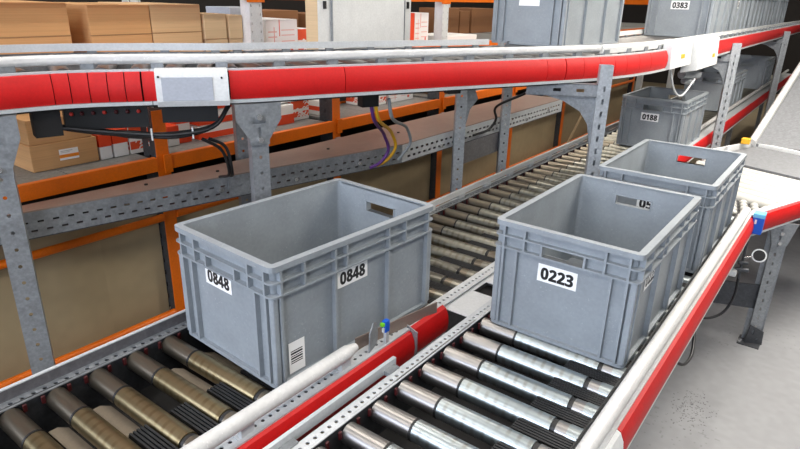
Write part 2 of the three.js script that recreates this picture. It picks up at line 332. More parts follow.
mesh('cover_edge', [span(-0.86, -0.79, 0.752, 0.758, -3.3, -10), span(-0.79, -0.775, 0.664, 0.672, -3.3, -10)], M.galvLight, laneA);
for (const z of [-0.5, -2.5, -4.6, -6.7, -8.8]) for (const x of [-1.33, -0.93]) mesh('leg', [span(x - 0.02, x + 0.02, 0, 0.61, z, z - 0.04), span(x - 0.05, x + 0.05, 0, 0.008, z + 0.03, z - 0.07)], M.galv, laneA);

// ---- lane B
const laneB = thing('roller_conveyor', 'short front roller conveyor lane under the crate marked 0223', 'conveyor');
rollerSet(laneB, -0.728, -0.306, -0.405, 26, RY, 26, M.roller, M.sleeve);
combPads(laneB, -0.452, -0.308, -0.405, 24); clips(laneB, -0.726, -0.405, 24);
mesh('side_frame', [span(-0.742, -0.738, 0.60, 0.752, 0.2, -2.95), span(-0.742, -0.71, 0.60, 0.604, 0.2, -2.95)], M.steelDark, laneB);
mesh('ledge', ledge(-0.768, -0.734, 0.752, 0.2, -2.95, 0.022, 0.005), M.galvLight, laneB);
mesh('guard_rail', [span(-0.794, -0.784, 0.745, 0.772, 0.2, -1.05)], M.galvLight, laneB);
for (const z of [-0.3, -0.65, -1.0]) mesh('spacer', span(-0.79, -0.766, 0.745, 0.757, z, z - 0.04), M.galv, laneB);
mesh('side_frame', [span(-0.296, -0.292, 0.60, 0.752, 0.2, -2.95), span(-0.32, -0.292, 0.60, 0.604, 0.2, -2.95)], M.steelDark, laneB);
mesh('ledge', ledge(-0.302, -0.256, 0.755, 0.2, -2.95, 0.022, 0.0045), M.galvLight, laneB);
mesh('under_pan', span(-0.738, -0.296, 0.63, 0.634, 0.2, -2.95), M.frameDark, laneB);
mesh('guard_tube', rod(V(-0.266, 0.802, 0.2), V(-0.266, 0.802, -2.86), 0.0175, 20), M.whiteTube, laneB);
for (let z = -0.4; z > -2.8; z -= 0.36) mesh('tube_bracket', [span(-0.272, -0.262, 0.755, 0.795, z, z - 0.03), span(-0.284, -0.258, 0.755, 0.759, z + 0.006, z - 0.036)], M.galvLight, laneB);
mesh('red_cover', sweep(zpath(-1.155, -2.93, 3), coverProf(-0.255, 0.757)), M.red, laneB);
mesh('cover_edge', [span(-0.262, -0.251, 0.752, 0.76, 0.2, -2.95), span(-0.248, -0.234, 0.666, 0.674, -1.155, -2.95)], M.whiteTube, laneB);
{ const p = coverProf(-0.255, 0.757).slice(0, 6), q = [...p, [-0.245, 0.60], [-0.255, 0.60]]; mesh('end_cover', sweep(zpath(0.2, -1.152, 1), q), M.white, laneB); }
mesh('inner_strip', span(-0.302, -0.299, 0.742, 0.775, 0.2, -2.9), M.black, laneB);
for (const z of [-0.6, -1.6, -2.6]) for (const x of [-0.70, -0.44]) mesh('leg', [span(x - 0.02, x + 0.02, 0, 0.63, z, z - 0.04), span(x - 0.04, x + 0.04, 0, 0.008, z + 0.03, z - 0.07)], M.galv, laneB);
mesh('cable_loop', tube([[-0.26, 0.64, -1.72], [-0.235, 0.6, -1.78], [-0.23, 0.59, -1.88], [-0.25, 0.63, -1.98]], 0.005), M.cable, laneB);

// ---- merge section C (heading 20 degrees to the right)
const hC = 20 * Math.PI / 180, dC = [Math.sin(hC), -Math.cos(hC)], nC = [Math.cos(hC), Math.sin(hC)], oC = [-0.250, -2.955];
const cPath = (t0, t1, n = 1) => Array.from({ length: n + 1 }, (_, i) => { const t = t0 + (t1 - t0) * i / n; return { x: oC[0] + dC[0] * t, z: oC[1] + dC[1] * t, nx: nC[0], nz: nC[1] }; });
const merge = thing('merge_conveyor', 'white roller merge conveyor angled in from the right behind the blue sensor', 'conveyor');
mesh('red_cover', sweep(cPath(0, 1.5, 3), coverProf(0, 0.757)), M.red, merge);
mesh('cover_edge', [sweep(cPath(0, 1.5), [[-0.006, 0.752], [0.004, 0.752], [0.004, 0.761], [-0.006, 0.761]]), sweep(cPath(0, 1.5), [[0.01, 0.664], [0.02, 0.664], [0.02, 0.673], [0.01, 0.673]])], M.galvLight, merge);
mesh('ledge', sweep(cPath(0.0, 1.5), [[-0.034, 0.745], [-0.005, 0.745], [-0.005, 0.757], [-0.034, 0.757]]), M.white, merge);
mesh('side_frame', [sweep(cPath(0, 1.5), [[-0.012, 0.655], [-0.006, 0.655], [-0.006, 0.75], [-0.012, 0.75]])], M.frameDark, merge);
mesh('side_frame', sweep(cPath(0.85, 1.40), [[-0.76, 0.6], [-0.75, 0.6], [-0.75, 0.79], [-0.76, 0.79]]), M.white, merge);
{ const L = 0.66; // white rollers across
  for (let k = 0; k < 7; k++) { const t = 0.29 + k * 0.084, c = cPath(t, t)[0], w = Math.min(L, 0.42 + k * 0.05); const a = V(c.x - nC[0] * 0.04, 0.7235, c.z - nC[1] * 0.04), b = V(a.x - nC[0] * w, 0.7235, a.z - nC[1] * w); mesh('white_roller', rod(a, b, 0.0345, 16), M.rollerWhite, merge); } }
{ const ball = new THREE.SphereGeometry(0.019, 12, 8).scale(1, 0.8, 1);
  for (let r = 0; r < 5; r++) for (let k = 0; k < 7; k++) { const c = cPath(0.03 + r * 0.046, 1)[0], off = -0.045 - k * 0.054 - (r % 2) * 0.027; const m = mesh('transfer_ball', ball, M.rollerWhite, merge); m.position.set(c.x + nC[0] * off, 0.7355, c.z + nC[1] * off); } }
mesh('ball_bed', sweep(cPath(0.0, 0.25), [[-0.43, 0.70], [-0.03, 0.70], [-0.03, 0.728], [-0.43, 0.728]]), M.frameDark, merge);
mesh('flat_belt', sweep(cPath(0.86, 1.42, 1), [[-0.74, 0.73], [-0.02, 0.73], [-0.02, 0.757], [-0.74, 0.757]]), M.belt, merge);
mesh('transition_roller', [sweep(cPath(1.43, 1.46), [[-0.75, 0.745], [-0.02, 0.745], [-0.02, 0.775], [-0.75, 0.775]])], M.white, merge);
mesh('rail_bracket', rbox(0.05, 0.035, 0.05, 0.004, -0.505, 0.81, -4.40), M.yellow, merge);
mesh('knob', rod(V(-0.57, 0.74, -4.2), V(-0.57, 0.8, -4.2), 0.014, 10), M.white, merge);
{ // leg with bracket plate, foot and cross beam
  const b = V(-0.142, 0, -3.25);
  const col = plate(rect(-0.028, 0, 0.028, 0.64), Array.from({ length: 12 }, (_, k) => polyHole(0, 0.05 + k * 0.05, 0.005, 0.011, 6)), 0.004).rotateY(0.5).translate(b.x, 0, b.z);
  mesh('leg', [col, bar(V(b.x - 0.03, 0, b.z - 0.02), V(b.x - 0.03, 0.64, b.z - 0.02), 0.004, 0.04), bar(V(b.x + 0.02, 0, b.z - 0.035), V(b.x + 0.02, 0.64, b.z - 0.035), 0.004, 0.03)], M.galv, merge);
  mesh('foot', [plate([[-0.04, 0], [0.045, 0], [0.04, 0.075], [-0.03, 0.11]], [polyHole(0.015, 0.03, 0.006, 0.006), polyHole(-0.01, 0.07, 0.005, 0.014)], 0.005).rotateY(0.5).translate(b.x + 0.004, 0, b.z + 0.006), span(b.x - 0.06, b.x + 0.04, 0, 0.006, b.z - 0.05, b.z + 0.05)], M.steelDark, merge);
  mesh('bolt', rod(V(b.x - 0.05, 0.006, b.z + 0.035), V(b.x - 0.05, 0.022, b.z + 0.035), 0.011, 6), M.bolt, merge);
  mesh('bracket_plate', plate([[-0.06, 0.665], [0.07, 0.665], [0.04, 0.55], [-0.028, 0.55]], [polyHole(0, 0.63, 0.007, 0.007), polyHole(0, 0.59, 0.006, 0.012)], 0.005).rotateY(0.5).translate(b.x + 0.002, 0, b.z + 0.008), M.galv, merge);
  for (const y of [0.565, 0.615]) mesh('bolt', rod(V(b.x + 0.004, y, b.z + 0.01), V(b.x + 0.012, y, b.z + 0.024), 0.009, 6), M.bolt, merge);
  mesh('cross_beam', [bar(V(b.x - 0.02, 0.255, b.z - 0.012), V(-0.74, 0.255, -3.05), 0.008, 0.13)], M.steelDark, merge);
  mesh('leg', bar(V(-0.74, 0, -3.05), V(-0.74, 0.66, -3.05), 0.04, 0.04), M.galv, merge);
  for (const t of [1.3]) for (const o of [-0.1, -0.72]) { const c = cPath(t, t)[0]; mesh('leg', span(c.x + nC[0] * o - 0.02, c.x + nC[0] * o + 0.02, 0, 0.6, c.z + nC[1] * o - 0.02, c.z + nC[1] * o + 0.02), M.galv, merge); }
}
// ---- inclined belt conveyor behind it
const inc = thing('belt_conveyor', 'inclined grey belt conveyor rising away at the right edge', 'conveyor');
{ const a = 3 * Math.PI / 180, s = 0.3, P = (t, o, dy = 0) => V(-0.49 + Math.sin(a) * t + Math.cos(a) * o, 0.765 + s * t + dy, -4.52 - Math.cos(a) * t + Math.sin(a) * o);
  const LI = 5.2, slab = (o0, o1, d0, d1) => { const m = new THREE.BoxGeometry(1, 1, 1), p = m.attributes.position; for (let i = 0; i < p.count; i++) { const q = P(p.getZ(i) < 0 ? 0.03 : LI, p.getX(i) < 0 ? o0 : o1, p.getY(i) < 0 ? d0 : d1); p.setXYZ(i, q.x, q.y, q.z); } m.computeVertexNormals(); return m; };
  const fix = g => { const i = g.index.array; for (let k = 0; k < i.length; k += 3) { const t = i[k]; i[k] = i[k + 1]; i[k + 1] = t; } g.computeVertexNormals(); return g; };
  mesh('belt', fix(slab(0.03, 0.75, -0.02, 0)), M.belt, inc);
  mesh('side_rail', [rod(P(-0.02, 0.01, 0.03), P(LI, 0.01, 0.03), 0.022, 16)], M.whiteTube, inc);
  mesh('side_frame', [fix(slab(0.0, 0.028, -0.12, 0.02)), fix(slab(0.752, 0.78, -0.12, 0.02))], M.white, inc);
  mesh('side_rail', [rod(P(-0.02, 0.77, 0.03), P(LI, 0.77, 0.03), 0.022, 16)], M.whiteTube, inc);
  for (const t of [0.4, 2.6, 4.8]) for (const o of [0.02, 0.76]) { const q = P(t, o, -0.1); mesh('leg', span(q.x - 0.02, q.x + 0.02, 0, q.y, q.z - 0.02, q.z + 0.02), M.galv, inc); }
}

// ---------------------------------------------------------------- upper conveyor (follows an S bend)
const upCurve = new THREE.CatmullRomCurve3([[-1.745, 0.6], [-1.745, 0.1], [-1.745, -0.3], [-1.742, -0.6], [-1.705, -0.775], [-1.595, -0.955], [-1.455, -1.145], [-1.345, -1.39], [-1.235, -1.64], [-1.11, -1.92], [-0.985, -2.2], [-0.845, -2.56], [-0.782, -2.92], [-0.765, -3.4], [-0.758, -4.2], [-0.752, -6], [-0.745, -8], [-0.74, -10]].map(([x, z]) => V(x, 0, z)), false, 'centripetal');
const upPts = upCurve.getSpacedPoints(4400).map((p, i) => ({ x: p.x, z: p.z }));
upPts.forEach((p, i) => { const a = upPts[Math.max(0, i - 1)], b = upPts[Math.min(upPts.length - 1, i + 1)], L = Math.hypot(b.x - a.x, b.z - a.z); p.nx = -(b.z - a.z) / L; p.nz = (b.x - a.x) / L; });
const idxZ = z => { let k = 0; while (k < upPts.length - 1 && upPts[k].z > z) k++; return k; };
function upSeg(z0, z1, step) { const a = idxZ(z0), b = idxZ(z1), out = []; for (let k = a; k < b; k += step * 4) out.push(upPts[k]); out.push(upPts[b]); return out; }
const UY = 1.425, UW = 0.46;
const farPts = upPts.map(p => { const t = (p.z + 3.0) / 0.75, o = UW + (Math.abs(t) < 1 ? 0.26 * (0.5 + 0.5 * Math.cos(Math.PI * t)) : 0); return { x: p.x - p.nx * o, z: p.z - p.nz * o, nx: p.nx, nz: p.nz, o }; });   // the conveyor widens round the bend
const farSeg = (z0, z1, step) => { const a = idxZ(z0), b = idxZ(z1), out = []; for (let k = a; k < b; k += step * 4) out.push(farPts[k]); out.push(farPts[b]); return out; };
const upper = thing('roller_conveyor', 'raised roller conveyor with red side cover bending above the lower lanes', 'conveyor');
const upProf = coverProf(-0.012, UY);
function coverSeg(z0, z1) { mesh('red_cover', sweep(upSeg(z0, z1, 6), upProf, 0.7), M.red, upper); }
function slitSeg(z0, z1, slits) {                 // cover round a bend, in short pieces
  const cuts = [z0, ...slits, z1]; for (let k = 0; k < cuts.length - 1; k++) mesh('red_cover', sweep(upSeg(cuts[k] - (k ? 0.0025 : 0), cuts[k + 1], 1), upProf, 0.7), M.red, upper);
}
coverSeg(0.5, -0.735); slitSeg(-0.738, -0.961, [-0.775, -0.818, -0.857, -0.895, -0.93]);
coverSeg(-1.122, -1.45); coverSeg(-1.453, -2.22); slitSeg(-2.223, -3.12, [-2.31, -2.4, -2.49, -2.58, -2.67, -2.78, -2.9]); coverSeg(-4.0, -9.6);
const uedge = (z0, z1) => { mesh('cover_edge', sweep(upSeg(z0, z1, 8), [[-0.016, UY - 0.004], [-0.004, UY - 0.004], [-0.004, UY + 0.002], [-0.016, UY + 0.002]]), M.galvLight, upper); mesh('cover_edge', sweep(upSeg(z0, z1, 8), [[-0.006, UY - 0.096], [0.008, UY - 0.096], [0.009, UY - 0.086], [-0.006, UY - 0.086]]), M.galvLight, upper); };
uedge(0.5, -0.95); uedge(-0.952, -3.3); uedge(-3.302, -9.6);
mesh('side_frame', [sweep(upSeg(0.5, -9.6, 8), [[-0.024, UY - 0.105], [-0.019, UY - 0.105], [-0.019, UY - 0.004], [-0.024, UY - 0.004]]), sweep(upSeg(0.5, -9.6, 8), [[-0.05, UY - 0.105], [-0.024, UY - 0.105], [-0.024, UY - 0.101], [-0.05, UY - 0.101]])], M.frameDark, upper);  // near frame coloured dark for the shadow below the red cover
mesh('side_frame', sweep(farSeg(0.5, -9.6, 8), [[-0.03, UY - 0.12], [-0.024, UY - 0.12], [-0.024, UY + 0.008], [-0.03, UY + 0.008]]), M.galv, upper);
mesh('guard_tube', sweep(upSeg(0.5, -2.52, 6), ring(-0.035, UY + 0.027, 0.0145, 14), 0.9), M.whiteTube, upper);
mesh('guard_rail', sweep(upSeg(-2.54, -3.3, 6), [[-0.044, UY + 0.006], [-0.03, UY + 0.006], [-0.026, UY + 0.03], [-0.034, UY + 0.04], [-0.044, UY + 0.04]], 0.4), M.white, upper);
mesh('guard_rail', sweep(upSeg(-3.3, -9.6, 8), [[-0.044, UY + 0.016], [-0.034, UY + 0.016], [-0.034, UY + 0.038], [-0.044, UY + 0.038]], 0.4), M.white, upper);
mesh('guard_rail', sweep(farSeg(0.5, -2.30, 6), [[-0.02, UY + 0.014], [-0.008, UY + 0.014], [-0.008, UY + 0.038], [-0.02, UY + 0.038]], 0.4), M.galvLight, upper);
mesh('guard_rail', sweep(farSeg(-3.75, -9.6, 8), [[-0.02, UY + 0.014], [-0.008, UY + 0.014], [-0.008, UY + 0.04], [-0.02, UY + 0.04]], 0.4), M.white, upper);
const upAt = (z, o, y) => { const p = upPts[idxZ(z)]; return V(p.x + p.nx * o, y, p.z + p.nz * o); };
for (let k = idxZ(-0.3), step = 72; upPts[k].z > -9.4; k += step) {   // tube brackets on the near side, posts on the far side
  const p = upPts[k], d = V(p.nz, 0, -p.nx), c = V(p.x - p.nx * 0.034, 0, p.z - p.nz * 0.034), q = farPts[k], f = V(q.x - q.nx * 0.018, 0, q.z - q.nz * 0.018);
  const g = new THREE.BoxGeometry(0.02, 0.03, 0.034).applyMatrix4(new THREE.Matrix4().makeBasis(V(p.nx, 0, p.nz), V(0, 1, 0), V(p.nx, 0, p.nz).cross(V(0, 1, 0))).setPosition(c.x, UY + 0.006, c.z));
  mesh('tube_bracket', g, M.galv, upper);
  const h = new THREE.BoxGeometry(0.012, 0.03, 0.03).applyMatrix4(new THREE.Matrix4().makeBasis(V(p.nx, 0, p.nz), V(0, 1, 0), V(p.nx, 0, p.nz).cross(V(0, 1, 0))).setPosition(f.x, UY + 0.004, f.z));
  mesh('rail_post', h, M.galv, upper);
}
for (let k = idxZ(0.2); upPts[k].z > -9.5; k += 36) {                 // rollers of the raised conveyor
  const p = upPts[k]; mesh('roller', rod(V(p.x - p.nx * 0.03, UY - 0.018, p.z - p.nz * 0.03), V(p.x - p.nx * (farPts[k].o + 0.02), UY - 0.018, p.z - p.nz * (farPts[k].o + 0.02)), 0.024, 14), M.sleeve, upper);
}
{ // grey drive cover set into the red side, with white bezel
  const pr = [[-0.02, UY + 0.004], [0.016, UY], [0.026, UY - 0.02], [0.028, UY - 0.085], [0.02, UY - 0.1], [-0.02, UY - 0.1]];
  const dv = mesh('drive_cover', sweep(upSeg(-0.962, -1.118, 3), pr, 0.5), M.white, upper);
  mesh('cover_panel', sweep(upSeg(-0.975, -1.085, 3), [[0.02, UY - 0.016], [0.0285, UY - 0.018], [0.0305, UY - 0.082], [0.02, UY - 0.086]], 0.3), M.coverGrey, dv);
  mesh('screw', rod(upAt(-1.103, 0.02, UY - 0.02), upAt(-1.103, 0.03, UY - 0.02), 0.003, 8), M.black, dv);
  mesh('screw', rod(upAt(-0.969, 0.02, UY - 0.016), upAt(-0.969, 0.03, UY - 0.016), 0.003, 8), M.black, dv);
}
{ // white drive housing after the bend
  mesh('end_cover', sweep(upSeg(-3.125, -3.5, 4), [[-0.02, UY + 0.03], [0.02, UY + 0.02], [0.028, UY - 0.09], [-0.02, UY - 0.1]], 0.4), M.white, upper);
  const dv = mesh('drive_housing', sweep(upSeg(-3.52, -4.0, 4), [[-0.02, UY + 0.04], [0.05, UY + 0.03], [0.06, UY - 0.12], [-0.02, UY - 0.14]], 0.4), M.white, upper);
  mesh('yellow_sticker', sweep(upSeg(-3.86, -3.92, 2), [[0.055, UY - 0.075], [0.0585, UY - 0.075], [0.0575, UY - 0.055], [0.054, UY - 0.055]], 0.4), M.yellow, dv);
  mesh('yellow_sticker', sweep(upSeg(-3.3, -3.37, 2), [[0.02, UY - 0.05], [0.0275, UY - 0.05], [0.026, UY - 0.03], [0.02, UY - 0.03]], 0.4), M.yellow, dv);
  mesh('motor', [rod(V(-0.79, 1.27, -3.6), V(-0.74, 1.26, -3.75), 0.024, 14), rod(V(-0.78, 1.235, -3.62), V(-0.75, 1.22, -3.7), 0.016, 12)], M.galv, dv);
  mesh('hose', tube([[-0.78, 1.32, -3.3], [-0.76, 1.22, -3.35], [-0.75, 1.17, -3.5], [-0.74, 1.24, -3.7]], 0.005), M.galvLight, dv);
}
// underside fittings: black control boxes with orange connectors on the near bend
{ mesh('control_box', [bar(upAt(-0.685, -0.05, UY - 0.14), upAt(-0.745, -0.05, UY - 0.14), 0.05, 0.07)], M.frameDark, upper);
  mesh('motor_block', sweep(upSeg(-0.965, -1.09, 2), [[-0.075, UY - 0.155], [-0.03, UY - 0.155], [-0.03, UY - 0.101], [-0.075, UY - 0.101]]), M.black, upper);
  const blk = mesh('terminal_strip', sweep(upSeg(-0.755, -0.935, 2), [[-0.07, UY - 0.165], [-0.03, UY - 0.165], [-0.03, UY - 0.107], [-0.07, UY - 0.107]]), M.black, upper);
  for (let k = 0; k < 7; k++) mesh('connector', new THREE.SphereGeometry(0.006, 8, 6).translate(...upAt(-0.77 - k * 0.024, -0.027, UY - 0.118).toArray()), k % 3 ? M.redDark : M.cartonRed, blk);
  mesh('junction_box', [bar(upAt(-1.53, -0.06, UY - 0.125), upAt(-1.585, -0.06, UY - 0.125), 0.04, 0.04)], M.black, upper);
  mesh('junction_box', [bar(upAt(-1.96, -0.25, UY - 0.13), upAt(-2.01, -0.25, UY - 0.13), 0.04, 0.045)], M.frameDark, upper);
}

// ---------------------------------------------------------------- support posts (galvanised slotted channels)
// channel standing at (x, z), web facing the direction turn (0 = +z, PI/2 = +x)
function post(name, x, z, y1, turn, w, label, slot, mat = M.galv) {
  const o = thing(name, label, 'post', [x, 0, z], turn);
  const n = Math.floor((y1 - 0.08) / 0.05), holes = [];
  for (let k = 0; k < n; k++) holes.push(slot ? rectHole(0, 0.06 + k * 0.05, 0.009, 0.022) : polyHole(0, 0.06 + k * 0.05, 0.0055, 0.0055, 8));
  mesh('web', plate(rect(-w / 2, 0, w / 2, y1), holes, 0.003), mat, o);
  for (const s of [-1, 1]) mesh('flange', span(s * w / 2, s * (w / 2 - 0.003), 0, y1, 0, -0.038), mat, o);
  if (slot) mesh('back_web', span(-w / 2, w / 2, 0, y1, -0.041, -0.038), mat, o);
  mesh('foot', [span(-w / 2 - 0.03, w / 2 + 0.03, 0, 0.008, -0.07, 0.035)], M.steelDark, o);
  return o;
}
function headPlate(o, y0, y1, wTop, wBot) {
  const h = y1 - y0; mesh('head_plate', plate([[-wBot / 2, y0], [wBot / 2, y0], [wBot / 2, y0 + h * 0.12], [wTop / 2, y0 + h * 0.62], [wTop / 2, y1], [-wTop / 2, y1], [-wTop / 2, y0 + h * 0.62], [-wBot / 2, y0 + h * 0.12]], [rectHole(0, y0 + h * 0.28, 0.008, h * 0.3), rectHole(0, y0 + h * 0.55, 0.04, 0.007)], 0.004).translate(0, 0, 0.004), M.galv, o);
  mesh('flange', span(-wTop / 2, wTop / 2, y1 - 0.004, y1, -0.04, 0.006), M.galv, o);
  for (const y of [y0 + h * 0.12, y0 + h * 0.68]) mesh('bolt', rod(V(0, y, 0.007), V(0, y, 0.018), 0.009, 6), M.bolt, o);
}
function gusset(o, y, len, dir) {                 // cantilever arm with triangular gusset, pointing along local dir*x
  const ol = pts => dir < 0 ? pts.map(([x, v]) => [-x, v]).reverse() : pts;
  mesh('arm', [span(0, dir * len, y - 0.05, y - 0.046, -0.045, 0.0), span(0, dir * len, y - 0.004, y, -0.045, 0.0), plate(ol(rect(0, y - 0.05, len, y)), [rectHole(dir * len * 0.3, y - 0.025, 0.03, 0.012), rectHole(dir * len * 0.6, y - 0.025, 0.03, 0.012)], 0.003).translate(0, 0, -0.003)], M.galv, o);
  mesh('gusset', plate(ol([[0.02, y - 0.27], [0.045, y - 0.16], [0.08, y - 0.11], [len * 0.5, y - 0.07], [len * 0.75, y - 0.05], [0.02, y - 0.05]]), [], 0.004).translate(0, 0, -0.02), M.galv, o);
}
{ const a = post('support_post', -1.742, -0.580, 1.325, 1.15, 0.060, 'galvanised post with flared head plate at the left edge of the picture'); headPlate(a, 1.17, 1.325, 0.125, 0.064);
  const b = post('support_post', -1.425, -1.185, 1.325, 1.17, 0.053, 'galvanised post with flared bolted head plate behind the crate 0848'); headPlate(b, 1.2, 1.325, 0.14, 0.06);
  post('support_post', -1.85, -1.455, 1.30, 1.17, 0.045, 'plain galvanised post just left behind the bolted head-plate post');
  const c = post('support_post', -1.455, -2.41, 1.305, 0.72, 0.05, 'galvanised post with side gusset under the middle of the raised conveyor', false, M.galvPost); gusset(c, 1.305, 0.13, 1);
  const d = post('support_post', -1.455, -2.87, 1.305, 0.72, 0.045, 'galvanised post with a black cable, third behind the left lane', false, M.galvPost);
  const e = post('support_post', -0.80, -2.4, 1.4, 0.5, 0.05, 'tall slotted post standing between the lanes behind crate 0223', true, M.galvPost); gusset(e, 1.325, 0.3, -1);
  const f = post('support_post', -0.715, -4.68, 1.39, 0.35, 0.055, 'slotted post with gusset arm beside the far red cover of the left lane', true, M.galvPost); gusset(f, 1.32, 0.32, -1);
  const g = post('support_post', -0.705, -7.4, 1.39, 0.35, 0.055, 'farthest slotted post with gusset arm near the right edge', true, M.galvPost); gusset(g, 1.32, 0.32, -1);
}
// ---------------------------------------------------------------- cable tray
{ const A = [-1.862, -0.33], B = [-1.508, -2.03], D = [-1.508, -3.75], TY = 1.04;   // front edge of the tray, level at TY
  const o = thing('cable_tray', 'galvanised slotted cable tray with a painted copper reflection on its lid running behind the left lane', 'cable tray');
  const sec = (p, q) => { const L = Math.hypot(q[0] - p[0], q[1] - p[1]), turn = Math.atan2(-(q[1] - p[1]), q[0] - p[0]); return { L, put: g => g.rotateY(turn).translate(p[0], TY, p[1]) }; };
  for (const [p, q, m] of [[A, B, M.galv], [B, D, M.galvLight]]) {
    const { L, put } = sec(p, q), holes = []; for (let x = 0.03; x < L - 0.02; x += 0.04) { const big = p === B; holes.push(rectHole(x, -0.034, big ? 0.022 : 0.017, big ? 0.01 : 0.006)); if (x < L - 0.05) holes.push(rectHole(x + 0.02, -0.060, big ? 0.022 : 0.017, big ? 0.01 : 0.006)); }
    mesh('side_plate', put(plate(rect(0, -0.08, L, -0.003), holes, 0.003).translate(0, 0, -0.003)), m, o);
    for (const [x, y] of [[0.3, -0.06], [0.9, -0.045], [1.2, -0.06], [1.5, -0.045]]) mesh('bolt', put(rod(V(x, y, 0), V(x, y, 0.01), 0.008, 8)), M.bolt, o);
  }
  { const { put } = sec(A, B); mesh('joint_plate', put(plate(rect(0.93, -0.075, 1.06, -0.012), [rectHole(0.97, -0.04, 0.02, 0.006), rectHole(1.02, -0.06, 0.02, 0.006)], 0.003).translate(0, 0, 0.001)), M.galv, o); }
  const lidShape = [[A[0], A[1]], [B[0], B[1]], [D[0], D[1]], [-1.79, -3.75], [-1.79, -1.7], [-1.885, -0.33]].map(([x, z]) => [x, -z]);
  mesh('lid', plate(lidShape, [], 0.004).rotateX(-Math.PI / 2).translate(0, TY - 0.003, 0), M.trayTop, o);  // brown reflection painted into the galvanised lid
  mesh('tray_bottom', plate(lidShape, [], 0.003).rotateX(-Math.PI / 2).translate(0, TY - 0.083, 0), M.steelDark, o);
  for (const [x, z] of [[-1.78, -1.0], [-1.74, -1.25], [-1.72, -1.42], [-1.68, -1.75], [-1.66, -2.2], [-1.64, -2.7]]) mesh('screw', rod(V(x, TY, z), V(x, TY + 0.005, z), 0.006, 8), M.black, o);
  for (const z of [-1.145, -2.04, -2.93]) mesh('bracket', span(-1.898, z > -1.5 ? -1.83 : -1.785, TY - 0.08, TY - 0.03, z - 0.015, z + 0.015), M.galv, o);
}

// ---------------------------------------------------------------- storage rack behind
{ const rack = thing('storage_rack', 'orange shelving rack loaded with cartons behind the cable tray', 'rack');
  const Z = [-0.245, -1.145, -2.04, -2.93, -3.84, -4.77, -5.7, -6.6];
  const upHoles = []; for (let k = 0; k < 23; k++) upHoles.push(rectHole(-0.045, 0.08 + k * 0.05, 0.012, 0.02));
  const side = plate(rect(-0.085, 0, 0, 1.25), upHoles, 0.003), frontStrip = span(-0.004, 0.0, 0, 1.25, -0.024, 0.024);
  Z.forEach(z => { const m = mesh('upright', frontStrip.clone(), M.orange, rack); m.position.set(-1.9, 0, z); for (const d of [0.017, -0.02]) { const q = mesh('perforated_side', side.clone(), M.steelDark, m); q.position.set(-0.004, 0, d); } });
  for (let i = 0; i < Z.length - 1; i++) mesh('back_panel', span(-1.952, -1.946, 0.02, 0.935, Z[i] - 0.024, Z[i + 1] + 0.024), M.panelBrown, rack);
  for (let i = 0; i < Z.length - 1; i++) mesh('shade_sheet', span(-2.262, -2.256, 0.3, 1.04, Z[i], Z[i + 1] + 0.002), M.frameDark, rack);  // dark sheet added to stand for the shade below the shelf
  for (let i = 0; i < Z.length - 1; i++) { const a = Z[i] - 0.026, b = Z[i + 1] + 0.026;
    for (const [y0, y1, x] of [[1.04, 1.088, -1.9], [1.04, 1.088, -2.235]]) mesh('beam', [span(x - 0.02, x + 0.005, y0, y1, a, b)], M.orange, rack);
    mesh('rail', rod(V(-1.905, 0.865, a), V(-1.905, 0.865, b), 0.014, 10), M.orange, rack);
    mesh('rail', rod(V(-1.905, 0.478, a), V(-1.905, 0.478, b), 0.014, 10), M.orange, rack);
    for (const y of [1.07]) for (let k = 0; k < 3; k++) { const w = (b - a) / 3; mesh('shelf_panel', span(-2.25, -1.915, y, y + 0.012, a + w * k, a + w * (k + 1) - (b < a ? -0.003 : 0.003)), M.shelfDeck, rack); }
    mesh('beam_clip', [span(-1.894, -1.888, 1.03, 1.095, a, a + 0.03)], M.orange, rack);
  }
}
{ const g = plate(rect(0, -0.018, 0.75, 0.018), Array.from({ length: 17 }, (_, k) => polyHole(0.04 + k * 0.042, 0, 0.009, 0.007, 7)), 0.003).rotateZ(Math.atan2(0.306, 0.38)).rotateY(Math.PI / 2).translate(-1.84, 0.3, -4.52);
  mesh('diagonal_brace', g, M.cardPale, scene.getObjectByName('storage_rack')); }
tag(mesh('metal_plate', span(-1.49, -1.487, 0.86, 0.965, -2.42, -2.9), M.galvMid), 'grey sheet-metal plate fixed between the two bright posts', 'plate');
const far = thing('storage_rack', 'far rack with pale perforated uprights and orange beams behind the white cabinet', 'rack');
{ const FZ = [-0.33, -1.91, -3.49, -5.07, -6.65, -8.23, -9.81], H = 2.3, FX = -2.27, holesA = []; for (let k = 0; k < 58; k++) { holesA.push(rectHole(-0.026, 0.06 + k * 0.038, 0.006, 0.012)); holesA.push(rectHole(0.026, 0.06 + k * 0.038, 0.006, 0.012)); }
  const face = plate(rect(-0.036, 0, 0.036, H), holesA, 0.003).rotateY(Math.PI / 2), cheek = span(0, -0.06, 0, H, 0, -0.003);
  for (const z of FZ) for (const x of [FX, FX - 1.0]) { const m = mesh('upright', face.clone(), M.white, far); m.position.set(x, 0, z); for (const d of [0.036, -0.033]) { const q = mesh('cheek', cheek.clone(), M.white, m); q.position.z = d; } if (x === FX) mesh('beam_clip', span(0.004, 0.008, 1.595, 1.70, -0.05, 0.05), M.orange, m); }
  for (const y of [1.27, 1.607]) for (const [a, b] of FZ.slice(1).map((z, i) => [FZ[i], z])) { for (const x of [FX, FX - 1.0]) mesh('beam', span(x - 0.03, x + 0.006, y, y + 0.07, a - 0.037, b + 0.037), M.orange, far); if (y < 1.5) for (let k = 0; k < 3; k++) { const w = (b - a + 0.08) / 3, c = a - 0.04; mesh('shelf_panel', span(FX - 0.99, FX - 0.032, y + 0.055, y + 0.068, c + w * k, c + w * (k + 1) + 0.003), M.shelfDeck, far); } }
}
